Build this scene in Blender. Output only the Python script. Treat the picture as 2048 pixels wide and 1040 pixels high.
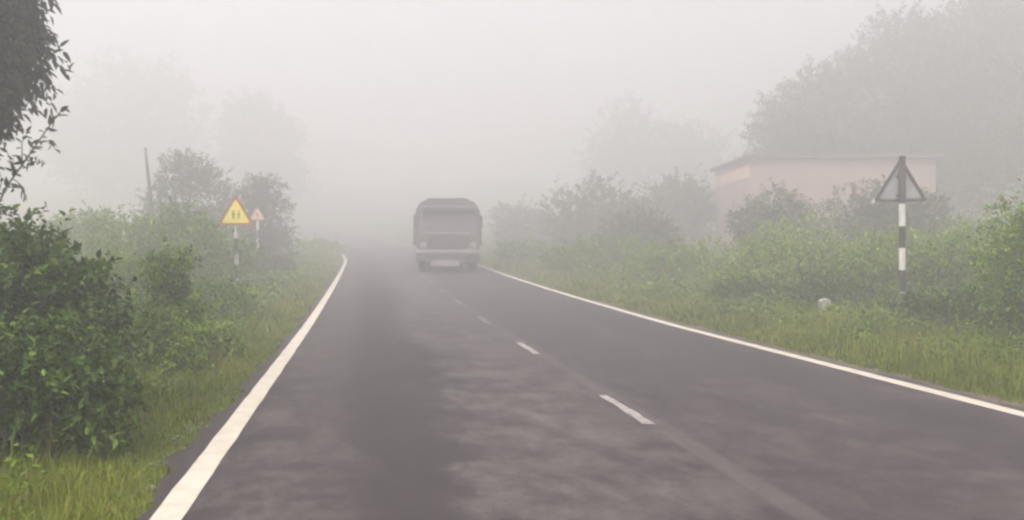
import bpy, bmesh, math, random
import numpy as np
from mathutils import Vector, Matrix

for o in list(bpy.data.objects):
    bpy.data.objects.remove(o)
SC = bpy.context.scene
COL = SC.collection
R = math.radians

# ---------------------------------------------------------------- camera
EYE = 1.27
cam = bpy.data.cameras.new('camera')
cam.sensor_width = 36.0
cam.lens = 31.2
cam.shift_y = -26.0 / 2048.0
cam.clip_start = 0.05
cam.clip_end = 2000.0
camo = bpy.data.objects.new('camera', cam)
camo.location = (0, 0, EYE)
camo.rotation_euler = (R(90), 0, 0)
COL.objects.link(camo)
SC.camera = camo

# ---------------------------------------------------------------- sky and sun
SUN_EL, SUN_AZ = 62.0, -150.0          # azimuth measured from straight ahead, negative = left
world = bpy.data.worlds.new('World')
SC.world = world
world.use_nodes = True
wn = world.node_tree
wn.nodes.clear()
wo = wn.nodes.new('ShaderNodeOutputWorld')
bg = wn.nodes.new('ShaderNodeBackground')
sky = wn.nodes.new('ShaderNodeTexSky')
sky.sky_type = 'NISHITA'
sky.sun_disc = False
sky.sun_elevation = R(SUN_EL)
sky.sun_rotation = R(SUN_AZ)
sky.air_density = 1.0
sky.dust_density = 7.0
sky.ozone_density = 1.0
hs = wn.nodes.new('ShaderNodeHueSaturation')
hs.inputs['Saturation'].default_value = 0.16      # overcast: the blue is veiled by cloud
wn.links.new(sky.outputs[0], hs.inputs['Color'])
wn.links.new(hs.outputs[0], bg.inputs['Color'])
bg.inputs['Strength'].default_value = 0.15
wn.links.new(bg.outputs[0], wo.inputs['Surface'])

sun = bpy.data.lights.new('sun', 'SUN')
sun.energy = 1.3
sun.angle = R(25)
sun.color = (1.0, 0.98, 0.96)
suno = bpy.data.objects.new('sun', sun)
sd = Vector((math.sin(R(SUN_AZ)) * math.cos(R(SUN_EL)), math.cos(R(SUN_AZ)) * math.cos(R(SUN_EL)), math.sin(R(SUN_EL))))
suno.rotation_euler = (-sd).to_track_quat('-Z', 'Y').to_euler()
suno.location = (-10, 10, 40)
COL.objects.link(suno)

SC.view_settings.view_transform = 'Standard'
SC.view_settings.look = 'None'
SC.view_settings.gamma = 1.0
SC.view_settings.exposure = 1.0
SC.view_settings.use_curve_mapping = False
cy = SC.cycles
cy.max_bounces = 8
cy.diffuse_bounces = 3
cy.glossy_bounces = 2
cy.transmission_bounces = 4
cy.volume_bounces = 5
cy.transparent_max_bounces = 8
cy.use_denoising = True
cy.filter_width = 2.5
HAZE = 0.0245

# ---------------------------------------------------------------- helpers
rng = np.random.default_rng(11)
F = 1774.0                                        # focal length in photo pixels


def left_line(y):
    """x of the left edge line at a distance y"""
    y = np.asarray(y, float)
    b = np.clip(y - 40.0, 0, 50.0)
    return -0.93 - 0.165 * y - 0.004 * b * b - 0.4 * np.clip(y - 90.0, 0, None)


def road_z(y):
    """height of the road: flat, then climbing gently out of the dip"""
    y = np.asarray(y, float)
    t = np.clip(y - 14.0, 0, 44.0)
    z = 0.008 * t + 0.00043 * t * t
    u = np.clip(y - 58.0, 0, 110.0)
    return z + 0.0458 * u + 0.0006 * u * u


def wob(x, y, s, k=0.0):
    return (np.sin(x * 1.7 / s + 1.3 + k) * np.cos(y * 1.3 / s - .7 + 2 * k) + .6 * np.sin(x * 3.1 / s - y * 2.3 / s + k) + .4 * np.cos(x * 5.3 / s + y * 4.1 / s + 3 * k)) / 2.0


def ground_z(x, y):
    x = np.asarray(x, float); y = np.asarray(y, float)
    v = x - left_line(y)
    out = np.maximum(np.maximum(-0.25 - v, v - 6.05), 0.0)
    k = 1 - np.exp(-out / 1.2)
    z = road_z(y) - 0.03 + k * (0.04 + 0.05 * wob(x, y, 2.2) + 0.03 * wob(x, y, .7, 1.0))
    z = z + 0.012 * np.clip(out - 4, 0, 60)
    return z


def tag(o, label=None, cat=None, group=None, kind=None):
    if label: o['label'] = label
    if cat: o['category'] = cat
    if group: o['group'] = group
    if kind: o['kind'] = kind
    return o


def empty(name, loc, rz=0.0):
    o = bpy.data.objects.new(name, None)
    o.location = loc
    o.rotation_euler = (0, 0, rz)
    o.empty_display_size = .2
    COL.objects.link(o)
    return o


def link_mesh(name, me, parent=None):
    o = bpy.data.objects.new(name, me)
    COL.objects.link(o)
    if parent is not None:
        o.parent = parent
    return o


def np_mesh(name, V, faces_flat, sizes, mat, tone=None, smooth=False):
    me = bpy.data.meshes.new(name)
    V = np.ascontiguousarray(V, dtype=np.float32)
    me.vertices.add(len(V))
    me.vertices.foreach_set('co', V.ravel())
    ff = np.ascontiguousarray(faces_flat, dtype=np.int32).ravel()
    sizes = np.asarray(sizes, dtype=np.int32)
    me.loops.add(len(ff))
    me.loops.foreach_set('vertex_index', ff)
    me.polygons.add(len(sizes))
    starts = np.concatenate([[0], np.cumsum(sizes)[:-1]]).astype(np.int32)
    me.polygons.foreach_set('loop_start', starts)
    if smooth:
        me.polygons.foreach_set('use_smooth', np.ones(len(sizes), dtype=bool))
    if tone is not None:
        a = me.attributes.new('tone', 'FLOAT', 'FACE')
        a.data.foreach_set('value', np.ascontiguousarray(tone, dtype=np.float32))
    me.materials.append(mat)
    me.update(calc_edges=True)
    me.validate()
    return me


def unit(a):
    return a / np.maximum(np.linalg.norm(a, axis=-1, keepdims=True), 1e-9)


class MB:
    """collects boxes, tubes and polygons into ONE mesh object"""
    def __init__(s):
        s.v, s.f, s.m = [], [], []

    def add(s, verts, faces, m=0):
        b = len(s.v)
        s.v += [tuple(p) for p in verts]
        for fc in faces:
            s.f.append([b + i for i in fc]); s.m.append(m)

    def box(s, c, d, m=0, bev=0.0, rot=None):
        bm = bmesh.new()
        bmesh.ops.create_cube(bm, size=1.0)
        for q in bm.verts:
            q.co = Vector((q.co.x * d[0], q.co.y * d[1], q.co.z * d[2]))
        if bev > 0:
            bmesh.ops.bevel(bm, geom=list(bm.edges), offset=bev, segments=2, affect='EDGES', profile=.6)
        bm.verts.index_update()
        M = rot if rot is not None else Matrix.Identity(3)
        s.add([M @ q.co + Vector(c) for q in bm.verts], [[q.index for q in f.verts] for f in bm.faces], m)
        bm.free()
        return s

    def tube(s, pts, rad, n=8, m=0, caps=True):
        pts = [Vector(p) for p in pts]
        rings = []
        for i, p in enumerate(pts):
            a = pts[max(i - 1, 0)]; b = pts[min(i + 1, len(pts) - 1)]
            t = (b - a).normalized()
            u = t.cross(Vector((0.31, .2, 1) if abs(t.z) < .9 else (1, .13, 0))).normalized()
            w = t.cross(u)
            r = rad[i] if hasattr(rad, '__len__') else rad
            rings.append([p + (u * math.cos(2 * math.pi * k / n) + w * math.sin(2 * math.pi * k / n)) * r for k in range(n)])
        V = [q for ring in rings for q in ring]
        Fc = []
        for i in range(len(pts) - 1):
            for k in range(n):
                k2 = (k + 1) % n
                Fc.append([i * n + k, i * n + k2, (i + 1) * n + k2, (i + 1) * n + k])
        if caps:
            Fc.append(list(range(n))[::-1]); Fc.append([(len(pts) - 1) * n + k for k in range(n)])
        s.add(V, Fc, m)
        return s

    def prism(s, outline, y0, y1, m=0):
        """outline in (x, z), extruded from y0 to y1"""
        n = len(outline)
        V = [(p[0], y0, p[1]) for p in outline] + [(p[0], y1, p[1]) for p in outline]
        Fc = [list(range(n)), list(range(n, 2 * n))[::-1]] + [[k, k + n, (k + 1) % n + n, (k + 1) % n] for k in range(n)]
        s.add(V, Fc, m)
        return s

    def build(s, name, mats, parent=None, smooth=False, angle=40):
        me = bpy.data.meshes.new(name)
        me.from_pydata(s.v, [], s.f)
        for mt in (mats if isinstance(mats, (list, tuple)) else [mats]):
            me.materials.append(mt)
        me.polygons.foreach_set('material_index', s.m)
        bm = bmesh.new(); bm.from_mesh(me)
        bmesh.ops.recalc_face_normals(bm, faces=bm.faces)
        if smooth:
            for f in bm.faces: f.smooth = True
            for e in bm.edges:
                if len(e.link_faces) == 2 and e.calc_face_angle(0) > R(angle): e.smooth = False
        bm.to_mesh(me); bm.free()
        return link_mesh(name, me, parent)


# ---------------------------------------------------------------- materials
def new_mat(name):
    m = bpy.data.materials.new(name)
    m.use_nodes = True
    nt = m.node_tree
    nt.nodes.clear()
    out = nt.nodes.new('ShaderNodeOutputMaterial')
    return m, nt, out


def ramp(nt, stops, interp='LINEAR'):
    r = nt.nodes.new('ShaderNodeValToRGB')
    r.color_ramp.interpolation = interp
    el = r.color_ramp.elements
    while len(el) < len(stops): el.new(.5)
    for e, (p, c) in zip(el, stops):
        e.position = p
        e.color = (c[0], c[1], c[2], 1)
    return r


def plain(name, col, rough=.6, metal=0.0, noise=.18, scale=9.0):
    m, nt, out = new_mat(name)
    b = nt.nodes.new('ShaderNodeBsdfPrincipled')
    tc = nt.nodes.new('ShaderNodeTexCoord')
    n = nt.nodes.new('ShaderNodeTexNoise')
    n.inputs['Scale'].default_value = scale
    n.inputs['Detail'].default_value = 6
    nt.links.new(tc.outputs['Object'], n.inputs['Vector'])
    lo = [c * (1 - noise) for c in col]; hi = [min(1, c * (1 + noise * .7)) for c in col]
    r = ramp(nt, [(.3, lo), (.7, hi)])
    nt.links.new(n.outputs['Fac'], r.inputs['Fac'])
    nt.links.new(r.outputs[0], b.inputs['Base Color'])
    b.inputs['Roughness'].default_value = rough
    b.inputs['Metallic'].default_value = metal
    nt.links.new(b.outputs[0], out.inputs['Surface'])
    return m


def leaf_mat(name, stops, rough=.5, trans=.3, patch=2.0):
    """leaf colour from the per-leaf tone plus slow drift from branch to branch"""
    m, nt, out = new_mat(name)
    at = nt.nodes.new('ShaderNodeAttribute'); at.attribute_name = 'tone'
    tc = nt.nodes.new('ShaderNodeTexCoord')
    nz = nt.nodes.new('ShaderNodeTexNoise'); nz.inputs['Scale'].default_value = patch; nz.inputs['Detail'].default_value = 3
    nt.links.new(tc.outputs['Object'], nz.inputs['Vector'])
    ad = nt.nodes.new('ShaderNodeMath'); ad.operation = 'MULTIPLY_ADD'
    nt.links.new(nz.outputs['Fac'], ad.inputs[0]); ad.inputs[1].default_value = .55
    nt.links.new(at.outputs['Fac'], ad.inputs[2])
    sb = nt.nodes.new('ShaderNodeMath'); sb.operation = 'SUBTRACT'; sb.inputs[1].default_value = .27
    nt.links.new(ad.outputs[0], sb.inputs[0])
    r = ramp(nt, stops)
    nt.links.new(sb.outputs[0], r.inputs['Fac'])
    b = nt.nodes.new('ShaderNodeBsdfPrincipled')
    b.inputs['Roughness'].default_value = rough
    b.inputs['Specular IOR Level'].default_value = .18
    nt.links.new(r.outputs[0], b.inputs['Base Color'])
    t = nt.nodes.new('ShaderNodeBsdfTranslucent')
    nt.links.new(r.outputs[0], t.inputs['Color'])
    mx = nt.nodes.new('ShaderNodeMixShader'); mx.inputs[0].default_value = trans
    nt.links.new(b.outputs[0], mx.inputs[1]); nt.links.new(t.outputs[0], mx.inputs[2])
    nt.links.new(mx.outputs[0], out.inputs['Surface'])
    return m


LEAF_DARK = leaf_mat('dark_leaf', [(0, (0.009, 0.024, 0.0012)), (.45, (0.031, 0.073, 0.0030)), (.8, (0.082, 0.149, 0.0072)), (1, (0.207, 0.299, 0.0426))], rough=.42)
LEAF_MID = leaf_mat('mid_leaf', [(0, (0.028, 0.062, 0.0024)), (.45, (0.090, 0.168, 0.0054)), (.8, (0.172, 0.267, 0.0114)), (1, (0.309, 0.426, 0.0450))], rough=.45)
LEAF_BRIGHT = leaf_mat('bright_leaf', [(0, (0.057, 0.104, 0.0036)), (.5, (0.154, 0.241, 0.0072)), (.85, (0.229, 0.333, 0.0132)), (1, (0.331, 0.454, 0.0408))], rough=.45)
LEAF_OLIVE = leaf_mat('olive_leaf', [(0, (0.025, 0.035, 0.010)), (.5, (0.059, 0.080, 0.022)), (.85, (0.093, 0.123, 0.036)), (1, (0.167, 0.199, 0.072))], rough=.5)
LEAF_TREE = leaf_mat('tree_leaf', [(0, (.014, .020, .010)), (.5, (.030, .040, .018)), (1, (.065, .08, .035))], rough=.5, trans=.2)
GRASS = leaf_mat('grass_blade', [(0, (0.040, 0.065, 0.0028)), (.4, (0.102, 0.139, 0.0063)), (.7, (0.170, 0.205, 0.0112)), (.9, (0.227, 0.224, 0.0287)), (1, (0.306, 0.285, 0.0525))], rough=.55, trans=.35, patch=.7)
WEED = leaf_mat('weed_leaf', [(0, (0.036, 0.072, 0.0024)), (.5, (0.103, 0.171, 0.0066)), (.85, (0.172, 0.253, 0.0126)), (1, (0.252, 0.333, 0.0372))], rough=.5, patch=.9)
BARK = plain('bark', (.055, .045, .035), .85, noise=.4, scale=14)
TWIG = plain('twig', (.07, .065, .038), .8, noise=.3, scale=20)

M_WHITE = plain('white_sign_paint', (.56, .55, .50), .45, noise=.16, scale=7)
M_BLACK = plain('black_sign_paint', (.022, .022, .021), .5, noise=.3)
M_DARKIRON = plain('dark_frame_iron', (.050, .040, .036), .6, noise=.3)
M_ZINC = plain('grey_sheet_back', (.27, .262, .258), .55, noise=.10, scale=5)
M_YELLOW = plain('yellow_sign_face', (.72, .58, .05), .4, noise=.08)
M_RED = plain('red_sign_border', (.26, .07, .025), .45, noise=.12)
M_CREAM = plain('pale_sign_face', (.70, .44, .38), .45, noise=.08)
M_SYMBOL = plain('faded_symbol_paint', (.09, .085, .02), .5)
M_STONE = plain('whitewashed_stone', (.30, .30, .25), .8, noise=.2, scale=12)


# ---------------------------------------------------------------- foliage
def leaf_arrays(P, D, N, L, W, droop, tone):
    """six-vertex folded leaves; returns verts, quads, face tones"""
    n = len(P)
    D = unit(D)
    S = unit(np.cross(D, N))
    U = np.cross(S, D)
    L = L[:, None]; W = W[:, None]; dr = droop[:, None]
    b = P
    r1 = P + D * .30 * L + S * .50 * W + U * .16 * W
    r2 = P + D * .66 * L + S * .40 * W + U * .12 * W - U * dr * L * .35
    t = P + D * L - U * dr * L
    l2 = P + D * .66 * L - S * .40 * W + U * .12 * W - U * dr * L * .35
    l1 = P + D * .30 * L - S * .50 * W + U * .16 * W
    V = np.stack([b, r1, r2, t, l2, l1], 1).reshape(-1, 3)
    i = np.arange(n)[:, None] * 6
    Q = np.concatenate([i + np.array([[0, 1, 2, 3]]), i + np.array([[0, 3, 4, 5]])], 1).reshape(-1, 4)
    return V, Q, np.repeat(tone, 2)


def rand_dirs(n):
    a = rng.normal(size=(n, 3))
    return unit(a)


def foliage(blobs, n_spray, per, spray_len, leaf_len, leaf_w, up=.5, out=.8, droop=.25, shell=.45, hang=0.0, tone0=.5, tone_var=.17, shoots=.045):
    """sprays of leaves spread through a crown made of uneven lobes; returns mesh data and the sprays' base points"""
    B = np.array(blobs, float)
    vol = B[:, 3] * B[:, 4] * B[:, 5]
    wgt = vol ** .75; wgt = wgt / wgt.sum()
    which = rng.choice(len(B), n_spray, p=wgt)
    dirs = rand_dirs(n_spray)
    rad = shell + (1.0 - shell) * rng.random(n_spray) ** .7
    ragged = 1 + .10 * np.sin(dirs[:, 0] * 7 + which * 1.7) * np.cos(dirs[:, 1] * 6 + which) + .10 * np.sin(dirs[:, 2] * 9 + which * 2.3) + .07 * rng.normal(size=n_spray)
    rr = (rad * ragged)[:, None]
    C = B[which, :3] + dirs * B[which, 3:6] * rr
    ok = C[:, 2] > 0.03
    C, dirs = C[ok], dirs[ok]
    n = len(C)
    sd = unit(dirs * out + np.array([0, 0, up - hang]) + rng.normal(size=(n, 3)) * .45)
    sl = spray_len * (.5 + rng.random(n))
    shoot = (rng.random(n) < shoots) & (C[:, 2] > .45 * B[:, 2].max())
    sl = np.where(shoot, sl * 2.1, sl)
    sd = np.where(shoot[:, None], unit(sd + np.array([0, 0, .9 - 2 * hang])), sd)
    k = (np.arange(per) + .5) / per
    # leaf bases along each spray
    along = C[:, None, :] + sd[:, None, :] * (sl[:, None] * k[None, :])[..., None]
    along[..., 2] -= (sl[:, None] * (k[None, :] ** 2) * (.25 + hang))
    side0 = unit(np.cross(sd, rand_dirs(n)))
    side1 = np.cross(sd, side0)
    ang = (np.arange(per) * 2.4)[None, :] + rng.random((n, 1)) * 6.28 + rng.normal(size=(n, per)) * .4
    ld = side0[:, None, :] * np.cos(ang)[..., None] + side1[:, None, :] * np.sin(ang)[..., None]
    ld = ld * .85 + sd[:, None, :] * .65 + rng.normal(size=(n, per, 3)) * .22
    ld[..., 2] -= hang * .9
    P = along.reshape(-1, 3)
    D = ld.reshape(-1, 3)
    m = len(P)
    Nn = unit(np.array([0, 0, 1.0]) + rng.normal(size=(m, 3)) * .55)
    L = leaf_len * (.55 + .75 * rng.random(m)); W = leaf_w * (.7 + .6 * rng.random(m))
    base_t = np.repeat(rng.normal(size=n) * tone_var * .7, per)
    tone = np.clip(tone0 + base_t + rng.normal(size=m) * tone_var, 0, 1)
    V, Q, T = leaf_arrays(P, D, Nn, L, W, droop * (.4 + 1.2 * rng.random(m)), tone)
    return V, Q, T, C, sd, sl


def stems_mesh(name, targets, dirs, r0, mat, spread=.12, base=None, sides=5, trunk_h=None, trunk_r=None, twig_r=None):
    mb = MB()
    if trunk_h:
        lean = rng.normal(size=2) * .04 * trunk_h
        pts = [(lean[0] * t * t, lean[1] * t * t, trunk_h * t) for t in (0, .15, .4, .7, 1)]
        mb.tube(pts, [trunk_r * 1.45, trunk_r * 1.05, trunk_r * .9, trunk_r * .78, trunk_r * .6], 10)
    for p, d in zip(targets, dirs):
        p = Vector(p)
        if trunk_h:
            q = trunk_h * (.45 + .5 * random.random())
            a = Vector((lean[0] * (q / trunk_h) ** 2, lean[1] * (q / trunk_h) ** 2, q))
        else:
            a = Vector((random.gauss(0, spread), random.gauss(0, spread), -.03))
        mid = a.lerp(p, .5) + Vector((random.gauss(0, .06), random.gauss(0, .06), .12)) * (p - a).length
        pts = [a, a.lerp(mid, .55) + Vector((0, 0, .03)), mid, mid.lerp(p, .6) + Vector((0, 0, .02)), p]
        rr = r0 * (.7 + .6 * random.random())
        mb.tube(pts, [rr, rr * .85, rr * .65, rr * .42, (twig_r or rr * .2)], sides, caps=False)
    return mb


random.seed(5)


def grow(name, label, cat, loc, blobs, n_spray, per, spray_len, leaf_len, leaf_w, mat, parts=('foliage', 'stem'), n_stem=26, r0=.012,
         trunk=None, group=None, stem_mat=None, **kw):
    root = empty(name, loc)
    tag(root, label, cat, group)
    V, Q, T, C, sdir, sl = foliage(blobs, n_spray, per, spray_len, leaf_len, leaf_w, **kw)
    me = np_mesh(parts[0], V, Q, np.full(len(Q), 4), mat, T)
    link_mesh(parts[0], me, root)
    pick = rng.choice(len(C), min(n_stem, len(C)), replace=False)
    mb = stems_mesh(parts[1], C[pick], sdir[pick], r0, None, spread=.10 + .12 * max(b[3] for b in blobs) * (0 if trunk else 1),
                    trunk_h=trunk[0] if trunk else None, trunk_r=trunk[1] if trunk else None)
    mb.build(parts[1], stem_mat or (BARK if trunk else TWIG), root, smooth=True)
    return root


def lobes(w, h, n, low=.0, seed=0):
    """a lumpy bush w wide and h tall, standing at z = 0: overlapping lobes of unequal height"""
    r = random.Random(seed)
    w = w * 1.22
    out = [(0, 0, h * .40, w * .36, w * .32, h * .44)]
    for i in range(n):
        a = r.uniform(0, 6.28); d = r.uniform(.12, .36) * w
        s = r.uniform(.16, .27) * w
        top = r.uniform(.50, 1.0) * h
        cz = max(top - s * .9, s * .5)
        out.append((math.cos(a) * d, math.sin(a) * d * .8, cz, s, s, min(s * 1.0, top * .5)))
    for i in range(max(2, n // 2)):                        # skirts near the ground
        a = r.uniform(0, 6.28); d = r.uniform(.2, .36) * w
        s = r.uniform(.14, .2) * w
        out.append((math.cos(a) * d, math.sin(a) * d * .8, h * .2, s, s, h * .24))
    return out


def spot(px, y):
    """a standing point on the ground, seen at photo column px when y metres ahead"""
    x = (px - 1024.0) / F * y
    return (x, y, float(ground_z(x, y)))


def height_at(py, y, base):
    """height above base of something whose top shows at photo row py when y metres ahead"""
    return EYE + (494.0 - py) / F * y - base

# ---------------------------------------------------------------- the ground and the road
def grid_mesh(name, us, ys, zf, mat, uv=False):
    U, Y = np.meshgrid(us, ys)
    X = U + left_line(Y)
    Z = zf(X, Y)
    V = np.stack([X, Y, Z], -1).reshape(-1, 3)
    nu, ny = len(us), len(ys)
    i = (np.arange(ny - 1)[:, None] * nu + np.arange(nu - 1)[None, :]).reshape(-1, 1)
    Q = i + np.array([[0, 1, nu + 1, nu]])
    me = np_mesh(name, V, Q, np.full(len(Q), 4), mat, smooth=True)
    if uv:
        l = me.uv_layers.new(name='UVMap')
        co = np.stack([U.ravel(), Y.ravel()], -1).astype(np.float32)
        idx = np.zeros(len(me.loops), dtype=np.int32); me.loops.foreach_get('vertex_index', idx)
        l.data.foreach_set('uv', co[idx].ravel())
    return me


def ground_material():
    m, nt, out = new_mat('verge_soil_and_grass')
    tc = nt.nodes.new('ShaderNodeTexCoord')
    n1 = nt.nodes.new('ShaderNodeTexNoise'); n1.inputs['Scale'].default_value = .9; n1.inputs['Detail'].default_value = 8
    n2 = nt.nodes.new('ShaderNodeTexNoise'); n2.inputs['Scale'].default_value = 22; n2.inputs['Detail'].default_value = 6
    nt.links.new(tc.outputs['Object'], n1.inputs['Vector']); nt.links.new(tc.outputs['Object'], n2.inputs['Vector'])
    mx = nt.nodes.new('ShaderNodeMath'); mx.operation = 'MULTIPLY_ADD'; mx.inputs[1].default_value = .5
    nt.links.new(n2.outputs['Fac'], mx.inputs[0])
    hf = nt.nodes.new('ShaderNodeMath'); hf.operation = 'MULTIPLY'; hf.inputs[1].default_value = .5
    nt.links.new(n1.outputs['Fac'], hf.inputs[0]); nt.links.new(hf.outputs[0], mx.inputs[2])
    r = ramp(nt, [(.30, (.034, .05, .010)), (.45, (.06, .084, .014)), (.56, (.09, .105, .022)), (.70, (.12, .095, .045))])
    nt.links.new(mx.outputs[0], r.inputs['Fac'])
    b = nt.nodes.new('ShaderNodeBsdfPrincipled'); b.inputs['Roughness'].default_value = .95
    b.inputs['Specular IOR Level'].default_value = .1
    nt.links.new(r.outputs[0], b.inputs['Base Color'])
    bp = nt.nodes.new('ShaderNodeBump'); bp.inputs['Strength'].default_value = .8; bp.inputs['Distance'].default_value = .05
    nt.links.new(n2.outputs['Fac'], bp.inputs['Height']); nt.links.new(bp.outputs[0], b.inputs['Normal'])
    nt.links.new(b.outputs[0], out.inputs['Surface'])
    return m


def road_material():
    m, nt, out = new_mat('worn_asphalt')
    L = nt.links.new
    uv = nt.nodes.new('ShaderNodeUVMap')
    sp = nt.nodes.new('ShaderNodeSeparateXYZ'); L(uv.outputs[0], sp.inputs[0])

    def noise(sx, sy, scale, detail=5, rough=.6):
        mp = nt.nodes.new('ShaderNodeMapping'); mp.inputs['Scale'].default_value = (sx, sy, 1)
        n = nt.nodes.new('ShaderNodeTexNoise'); n.inputs['Scale'].default_value = scale
        n.inputs['Detail'].default_value = detail; n.inputs['Roughness'].default_value = rough
        L(uv.outputs[0], mp.inputs[0]); L(mp.outputs[0], n.inputs['Vector'])
        return n.outputs['Fac']

    def math_(op, a, b=None, c=None, clamp=False):
        q = nt.nodes.new('ShaderNodeMath'); q.operation = op; q.use_clamp = clamp
        for i, v in enumerate((a, b, c)):
            if v is None: continue
            if isinstance(v, (int, float)): q.inputs[i].default_value = v
            else: L(v, q.inputs[i])
        return q.outputs[0]

    big = noise(1, .8, .9, 6, .62)
    mid = noise(1.0, .8, 2.6, 10, .74)
    fine = noise(1, 1, 46, 5, .75)
    # lateral position, jittered so that the strips have ragged edges
    lat = math_('ADD', sp.outputs[0], math_('MULTIPLY', math_('SUBTRACT', mid, .5), 1.1))
    lat = math_('ADD', lat, math_('MULTIPLY', math_('SUBTRACT', big, .5), 1.6))
    # dust left between the wheel tracks, dark rubbed tracks in between (fraction of 6.2 m)
    prof = ramp(nt, [(.00, (.15,) * 3), (.05, (.55,) * 3), (.115, (.55,) * 3), (.15, (.14,) * 3), (.225, (.10,) * 3), (.275, (.62,) * 3), (.41, (.70,) * 3),
                     (.50, (.46,) * 3), (.62, (.36,) * 3), (.74, (.44,) * 3), (.86, (.24,) * 3), (1.0, (.55,) * 3)])
    L(math_('DIVIDE', lat, 6.2), prof.inputs[0])
    dust = math_('MULTIPLY', prof.outputs[0], math_('MULTIPLY_ADD', mid, 3.4, -.9), clamp=True)
    dust = math_('ADD', dust, math_('MULTIPLY', math_('SUBTRACT', big, .5), .6), clamp=True)
    dust = math_('ADD', dust, math_('MULTIPLY', math_('SUBTRACT', fine, .5), .7), clamp=True)
    grit = noise(1.2, .7, 8.5, 8, .75)
    dust = math_('ADD', dust, math_('MULTIPLY', math_('SUBTRACT', grit, .5), 1.1), clamp=True)
    # ghost of an old centre line, worn off between the dashes
    gl = math_('ABSOLUTE', math_('SUBTRACT', sp.outputs[0], 3.02))
    ghost = math_('MULTIPLY', math_('LESS_THAN', math_('ADD', gl, math_('MULTIPLY', math_('SUBTRACT', mid, .5), .09)), .075), .36)
    dust = math_('MAXIMUM', dust, math_('ADD', math_('MULTIPLY', dust, .6), ghost))
    r = ramp(nt, [(0, (.034, .0275, .028)), (.3, (.048, .039, .0395)), (.65, (.080, .068, .066)), (1, (.115, .102, .098))])
    L(dust, r.inputs['Fac'])
    b = nt.nodes.new('ShaderNodeBsdfPrincipled')
    L(r.outputs[0], b.inputs['Base Color'])
    rg = math_('MULTIPLY_ADD', dust, .2, .72)
    L(rg, b.inputs['Roughness'])
    b.inputs['Specular IOR Level'].default_value = .16
    bp = nt.nodes.new('ShaderNodeBump'); bp.inputs['Strength'].default_value = .35; bp.inputs['Distance'].default_value = .006
    L(fine, bp.inputs['Height']); L(bp.outputs[0], b.inputs['Normal'])
    L(b.outputs[0], out.inputs['Surface'])
    return m


def paint_material():
    m, nt, out = new_mat('worn_road_paint')
    L = nt.links.new
    tc = nt.nodes.new('ShaderNodeTexCoord')
    n1 = nt.nodes.new('ShaderNodeTexNoise'); n1.inputs['Scale'].default_value = 5; n1.inputs['Detail'].default_value = 8; n1.inputs['Roughness'].default_value = .7
    n2 = nt.nodes.new('ShaderNodeTexNoise'); n2.inputs['Scale'].default_value = 45; n2.inputs['Detail'].default_value = 4
    L(tc.outputs['Object'], n1.inputs['Vector']); L(tc.outputs['Object'], n2.inputs['Vector'])
    ad = nt.nodes.new('ShaderNodeMath'); ad.operation = 'MULTIPLY_ADD'; ad.inputs[1].default_value = .35
    L(n2.outputs['Fac'], ad.inputs[0]); L(n1.outputs['Fac'], ad.inputs[2])
    r = ramp(nt, [(.44, (.22, .195, .17)), (.54, (.42, .37, .30)), (.85, (.54, .48, .39))])
    L(ad.outputs[0], r.inputs['Fac'])
    b = nt.nodes.new('ShaderNodeBsdfPrincipled'); b.inputs['Roughness'].default_value = .6
    L(r.outputs[0], b.inputs['Base Color'])
    L(b.outputs[0], out.inputs['Surface'])
    return m


M_GROUND = ground_material(); M_ROAD = road_material(); M_PAINT = paint_material()
M_PAINT_DULL = plain('dull_centre_paint', (.27, .235, .215), .65, noise=.45, scale=12)
M_PAINT_FADED = plain('faded_centre_paint', (.13, .115, .11), .7, noise=.5, scale=9)

us = np.unique(np.round(np.concatenate([np.linspace(-180, -30, 26), np.linspace(-30, -6, 40), np.linspace(-6, -.2, 40), np.linspace(-.2, 6.1, 10), np.linspace(6.1, 16, 60), np.linspace(16, 40, 40), np.linspace(40, 200, 28)]), 3))
ys = np.unique(np.round(np.concatenate([np.linspace(-60, 0, 14), np.linspace(0, 30, 110), np.linspace(30, 70, 60), np.linspace(70, 260, 30)]), 3))
g = link_mesh('ground', grid_mesh('ground', us, ys, ground_z, M_GROUND))
tag(g, kind='structure')

rys = np.concatenate([np.linspace(-40, 0, 30), np.linspace(0.15, 12, 240), np.linspace(12.15, 40, 187), np.linspace(40.5, 250, 160)])
rus = np.linspace(0, 1, 13)
U, Y = np.meshgrid(rus, rys)
le = -.19 + .035 * np.sin(Y * 1.9) + .03 * np.sin(Y * 4.3 + 1) + .025 * np.sin(Y * 9.1) + .02 * np.sin(Y * 17.3 + 2) * np.sin(Y * 2.9)
re = 6.10 + .035 * np.sin(Y * 1.5 + 2) + .03 * np.sin(Y * 3.9) + .02 * np.sin(Y * 8.3)
LAT = le + (re - le) * U
X = LAT + left_line(Y); Z = road_z(Y)
V = np.stack([X, Y, Z], -1).reshape(-1, 3)
nu = len(rus)
i = (np.arange(len(rys) - 1)[:, None] * nu + np.arange(nu - 1)[None, :]).reshape(-1, 1)
Q = i + np.array([[0, 1, nu + 1, nu]])
me = np_mesh('road', V, Q, np.full(len(Q), 4), M_ROAD, smooth=True)
l = me.uv_layers.new(name='UVMap')
co = np.stack([LAT.ravel(), Y.ravel()], -1).astype(np.float32)
idx = np.zeros(len(me.loops), dtype=np.int32); me.loops.foreach_get('vertex_index', idx)
l.data.foreach_set('uv', co[idx].ravel())
tag(link_mesh('road', me), kind='structure')


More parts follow.
